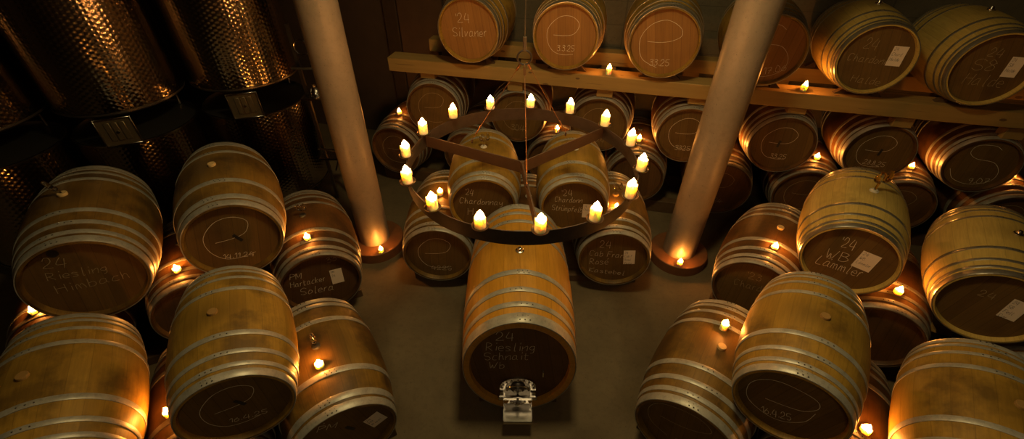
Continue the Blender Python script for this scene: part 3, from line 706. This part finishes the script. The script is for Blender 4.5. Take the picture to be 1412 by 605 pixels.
# ------------------------------------------------------------------ candle ring (chandelier)
RC=Vector((.0565,2.229)); RR=.660; ZT=1.845
PH0=2.30930734
ch=empty('candle_chandelier',(RC.x,RC.y,ZT)); tag(ch,'round black iron ring chandelier with three spokes hanging from cables','chandelier')
mb=MB(); mb.lathe([(RR,-.085),(RR+.006,-.085),(RR+.006,0),(RR,0),(RR,-.085)],n=128,cap=False); mb.build('ring_band',M['iron'],ch)
hubp=Vector((.056-RC.x,2.19-RC.y))
sp_ang=[PH0-2*pi*14/15, PH0-2*pi*4/15, PH0-2*pi*9/15]
for a in sp_ang:
    e_=Vector((RR*cos(a),RR*sin(a))); d=e_-hubp; mid=(e_+hubp)/2
    mb=MB(); mb.box((0,0,0),(d.length,.008,.075)); o=mb.build('spoke',M['rust'],ch,False,(mid.x,mid.y,-.0425)); o.rotation_euler=(0,0,atan2(d.y,d.x))
mb=MB(); mb.lathe([(0,-.08),(.012,-.08),(.012,-.004),(0,-.004)],n=16,c=(hubp.x,hubp.y,0)); mb.build('hub',M['rust'],ch)
candle_xy=[]
for i in range(15):
    a=PH0-2*pi*i/15; rr=.672; x,y=rr*cos(a),rr*sin(a); candle_xy.append((RC.x+x,RC.y+y))
    mb=MB(); mb.lathe([(0,.006),(.034,.006),(.041,.011),(.043,.017),(.041,.017),(.036,.010),(0,.009)],n=32,c=(x,y,0),cap=False)
    mb.lathe([(.006,-.02),(.006,.006)],n=10,c=(x,y,0))
    mb.build('drip_pan',M['pan'],ch)
HK=Vector((0,0,.575))
att=[Vector((-.251,2.432,0))-Vector((RC.x,RC.y,0)),Vector((.338,2.534,0))-Vector((RC.x,RC.y,0)),Vector((.078,1.954,0))-Vector((RC.x,RC.y,0))]
mb=MB(); mb.tube([(.0+.035*cos(q),0,HK.z+.035*sin(q)) for q in [2*pi*k/24 for k in range(24)]],.005,8,closed=True); mb.build('hook_ring',M['iron'],ch)
for q in att:
    d=(q-Vector((0,0,HK.z))).normalized(); st=HK+d*.03
    mb=MB(); mb.tube([st,q],.0018,6); cb=mb.build('cable',M['copper'],ch)
    mb=MB(); mb.tube([st+d*.015,st+d*.055],.0075,8); mb.tube([q-d*.14,q-d*.06],.004,8); mb.build('ferrule',M['copper'],cb)
    mb=MB(); mb.tube([q,q+Vector((0,0,-.02))],.006,8); mb.build('cable_clamp',M['rust'],ch)
mb=MB(); mb.tube([HK+Vector((0,0,.035)),HK+Vector((0,0,.10)),],.009,8); mb.tube([HK+Vector((0,0,.10)),Vector((0,0,4.39-ZT))],.003,6); mb.build('ceiling_cable',M['cable'],ch)

# ------------------------------------------------------------------ candles
CM={}
def candle_parts(h,r,seed,fm='flame'):
    k=(h,r,seed,fm)
    if k in CM: return CM[k]
    rnd=random.Random(seed); n=28
    mb=MB(); prof=[(r*1.02,0),(r,.004),(r,h*.6),(r*1.005,h-.004),(r*.93,h),(r*.80,h-.003),(r*.45,h-.009),(0,h-.011)]
    mb.lathe(prof,n=n)
    ph=rnd.random()*6
    mb.v=[(x*(1+.02*sin(3*atan2(y,x)+ph)),y*(1+.02*sin(3*atan2(y,x)+ph)),z+(.006*sin(2*atan2(y,x)+ph)+.003*sin(5*atan2(y,x)) if z>h-.006 and x*x+y*y>(r*.7)**2 else 0)) for x,y,z in mb.v]
    # a run of wax down one side
    for q in range(2):
        a=rnd.random()*6.28; l=h*rnd.uniform(.25,.6); mb.tube([((r+.0005)*cos(a),(r+.0005)*sin(a),h-.003),((r+.001)*cos(a),(r+.001)*sin(a),h-l*.5),((r+.001)*cos(a),(r+.001)*sin(a),h-l)],[.003,.0035,.0045],8)
    wax=mb.mesh('wax',M['wax'])
    mb=MB(); mb.tube([(0,0,h-.012),(.001,0,h),(.002,.001,h+.010)],.0011,6); wick=mb.mesh('wick',M['wick'])
    fs=.0145; fh=.040
    mb=MB(); mb.lathe([(0,0),(fs*.55,.002),(fs*.9,.007),(fs,.012),(fs*.85,.019),(fs*.5,.028),(fs*.2,.035),(0,fh)],n=12,cap=False,c=(.001,0,h-.002)); fl=mb.mesh('flame',M[fm])
    CM[k]=(wax,wick,fl); return CM[k]
def candle(x,y,z,h,r,label,grp,seed=1,tilt=(0,0),sc=1.0):
    wax,wick,fl=candle_parts(h,r,seed,'flame_ring' if grp=='candles on the iron ring' else 'flame')
    o=link('candle',wax,None,(x,y,z),random.uniform(0,6.28)); o.scale=(1,1,1)
    o.rotation_euler=(tilt[0],tilt[1],random.uniform(0,1))
    tag(o,label,'candle',grp)
    link('wick',wick,o); f=link('flame',fl,o); f.scale=(sc,sc,1) 
    return o
pos=['over the 24 Silvaner side, back left','back left, second from the spoke end','at the very back under the hook','back right of the hook cable','at the right spoke end','right, just past the right spoke end','far right','right front, above the column foot side','front right above the Cab Franc barrel note','front, right of the oval cask middle','front, left of the oval cask middle','front left above the 4225 barrel','far left, lower of two','far left, upper of two','at the left spoke end']
hs=[.066,.062,.060,.070,.074,.074,.07,.075,.07,.068,.06,.064,.070,.066,.07]
for i,(x,y) in enumerate(candle_xy):
    candle(x,y,ZT+.009,hs[i],.0275,'lit pillar candle on the iron ring, '+pos[i],'candles on the iron ring',seed=i%5,sc=1.15)
CD=[('n1',-1.352,4.898,.045,.026,'lit candle on the lower back barrel beside the left column'),
('n3',.500,4.506,.045,.026,'lit candle on the lower back barrel seen inside the ring'),
('n4',1.378,4.299,.045,.026,'lit candle on the lower back barrel just outside the ring at right'),
('q1',-.665,3.322,.045,.026,'lit candle on the 4225 barrel beside a ring candle'),
('n5',2.276,4.090,.05,.026,'lit candle just right of the right column'),
('n6',3.126,3.947,.03,.027,'short lit candle below the 33.25 barrel right of the column'),
('n7',3.981,3.782,.03,.027,'short lit candle between the 28.8.25 and big S barrels'),
('n8',4.849,3.627,.02,.022,'small lit candle at the far right below the big S barrel'),
('G',-2.512,2.337,.03,.027,'lit candle on the dark barrel between the left upper barrels'),
('F',-1.661,2.693,.03,.026,'lit candle on the Hartacker Solera barrel behind its hoops'),
('I',-3.267,1.948,.03,.026,'lit candle at the left picture edge under the spotted barrel'),
('E',-1.163,1.532,.03,.026,'lit candle on the floor barrel left of the large cask'),
('H',-1.926,1.246,.04,.024,'lit candle glimpsed between the two golden barrels at lower left'),
('O',2.109,2.632,.022,.026,'short lit candle on the hoops of the 23 Chard barrel'),
('P',2.805,2.181,.04,.027,'lit candle on the dark barrel beneath the pale right edge barrel'),
('J',1.404,1.834,.062,.024,'tall lit candle on the rusty-hooped floor barrel right of the cask'),
('K',1.942,1.170,.035,.026,'lit candle at the bottom edge between the two golden right barrels'),
('q2',.932,3.150,.012,.016,'tiny lit tealight on the Cab Franc barrel behind the ring')]
for n_,(k,x,y,h,r,lab) in enumerate(CD):
    zz=max(surf_z(k,x,y),0)-.004
    candle(x,y,zz,h,r,lab,'candles standing among the barrels',seed=n_%5)
candle(.935,4.272,1.574,.065,.026,'lit candle on the beam between the 3.3.25 and 33.25 barrels','candles standing among the barrels',2)
candle(2.653,3.90,1.574,.055,.026,'lit candle on the beam left of the 24 Chardonn Halde barrel','candles standing among the barrels',3)
candle(-1.319,3.273,.11,.04,.024,'lit candle at the foot of the left column','candles standing among the barrels',1)
candle(1.655,3.126,.11,.04,.026,'lit candle at the foot of the right column','candles standing among the barrels',4)

# ------------------------------------------------------------------ airlocks
def airlock(k,label,kind,mat='glass',tilt=0.0,rz=0.0,off=.012):
    x,y,z,yaw,s=D[k]; o=empty('airlock',(x,y,z+Rb*s+off),rz); tag(o,label,'airlock','airlocks in the bungs')
    m=M[mat]; mb=MB()
    if kind=='tube':
        T=Matrix.Rotation(tilt,4,'Y')
        pts=[T@Vector((0,0,q)) for q in (0,.03,.034,.05,.054,.075,.079,.115,.12)]
        mb.tube(pts,[.007,.007,.015,.017,.012,.017,.015,.013,.006],14)
        mb.build('glass_tube',m,o)
    else:
        mb.tube([(0,0,0),(0,0,.035),(.002,0,.045)],.006,10)
        pts=[(.0,0,.045),(-.012,0,.052),(-.022,0,.068),(-.022,0,.09),(-.010,0,.105),(.006,0,.098),(.014,0,.078),(.016,0,.060),(.026,0,.052),(.036,0,.065),(.038,0,.09),(.036,0,.118)]
        pts=[tuple(p) for p in catmull(pts,4)]
        rr=[.006+.009*max(0,sin(i/len(pts)*3*pi))**2 for i in range(len(pts))]
        mb.tube(pts,rr,12); mb.build('glass_tube',m,o)
    return o
M['amber']=mk_glass(); M['amber'].name='amber_glass'; M['amber'].node_tree.nodes['Principled BSDF'].inputs['Base Color'].default_value=(.75,.45,.12,1)
airlock('A','tilted glass airlock tube beside the cork of the spotted barrel','tube',tilt=-.7)
airlock('F','glass bubbler airlock on the Hartacker Solera barrel','bulb')
airlock('E','glass tube airlock above the candle on the PM floor barrel','tube',tilt=.05)
airlock('H','small glass airlock glimpsed between the lower left golden barrels','tube',tilt=-.5)
airlock('p1','double bulb glass airlock on the left Chardonnay barrel','bulb')
airlock('q2','glass bubbler airlock on the Cab Franc barrel','bulb')
airlock('Q','amber looped airlock on the 24 WB barrel','bulb','amber').scale=(1.35,1.35,1.35)
# small orange lit wedges between the stacked barrels on the right
wedge_obj((3.05,2.02,surf_z('P',3.05,2.02)-.012),-.6,(.07,.04,.05),'small wooden wedge between the right edge pale barrel and the candle barrel','wedges between stacked barrels','beam',1)

# ------------------------------------------------------------------ overhead light and added fill lights
def area(name,loc,size,power,col,tgt=None):
    l=bpy.data.lights.new(name,'AREA'); l.shape='RECTANGLE'; l.size=size[0]; l.size_y=size[1]; l.energy=power; l.color=col
    o=bpy.data.objects.new(name,l); COL.objects.link(o); o.location=loc
    if tgt: o.rotation_euler=(Vector(tgt)-Vector(loc)).to_track_quat('-Z','Y').to_euler()
    return o
area('overhead_fill',(.2,1.95,4.3),(.40,.40),54,(1,.755,.32),(.2,2.2,0))  # general light from above the room centre, inferred from the hoop highlights
area('overhead_fill',(.9,3.0,4.3),(.3,.3),5,(1,.74,.32))  # weak fill added over the back rows, no fixture there
area('overhead_fill',(.3,-1.2,4.2),(1.0,.6),15,(1,.74,.38),(.2,2.2,.6))  # soft unseen fill added behind the camera to lift the dark heads
w=bpy.data.worlds.new('world'); SC.world=w; w.use_nodes=True
w.node_tree.nodes['Background'].inputs[0].default_value=(1,.6,.3,1); w.node_tree.nodes['Background'].inputs[1].default_value=.002

# ------------------------------------------------------------------ camera
f,pitch,roll,H,cy=609.287,0.67817871,0.00711594,3.17488332,302.859
cam=bpy.data.cameras.new('camera'); cam.sensor_width=36; cam.lens=f/1412*36; cam.clip_start=.05
cam.shift_y=(302.859-302.5)/1412
co=bpy.data.objects.new('camera',cam); COL.objects.link(co); co.location=(0,0,H)
fw=Vector((0,cos(pitch),-sin(pitch))); up=Vector((0,sin(pitch),cos(pitch))); rt=Vector((1,0,0))
r2=rt*cos(roll)+up*sin(roll); u2=-rt*sin(roll)+up*cos(roll)
co.matrix_world=Matrix(((r2.x,u2.x,-fw.x,0),(r2.y,u2.y,-fw.y,0),(r2.z,u2.z,-fw.z,H),(0,0,0,1)))
SC.camera=co
SC.view_settings.view_transform='Standard'; SC.view_settings.look='None'; SC.view_settings.gamma=1; SC.view_settings.exposure=0
SC.view_settings.use_curve_mapping=False
try:
    SC.cycles.use_denoising=True; SC.cycles.max_bounces=6; SC.cycles.sample_clamp_indirect=3.0; SC.cycles.use_light_tree=True
    SC.cycles.caustics_reflective=False; SC.cycles.caustics_refractive=False
except Exception: pass
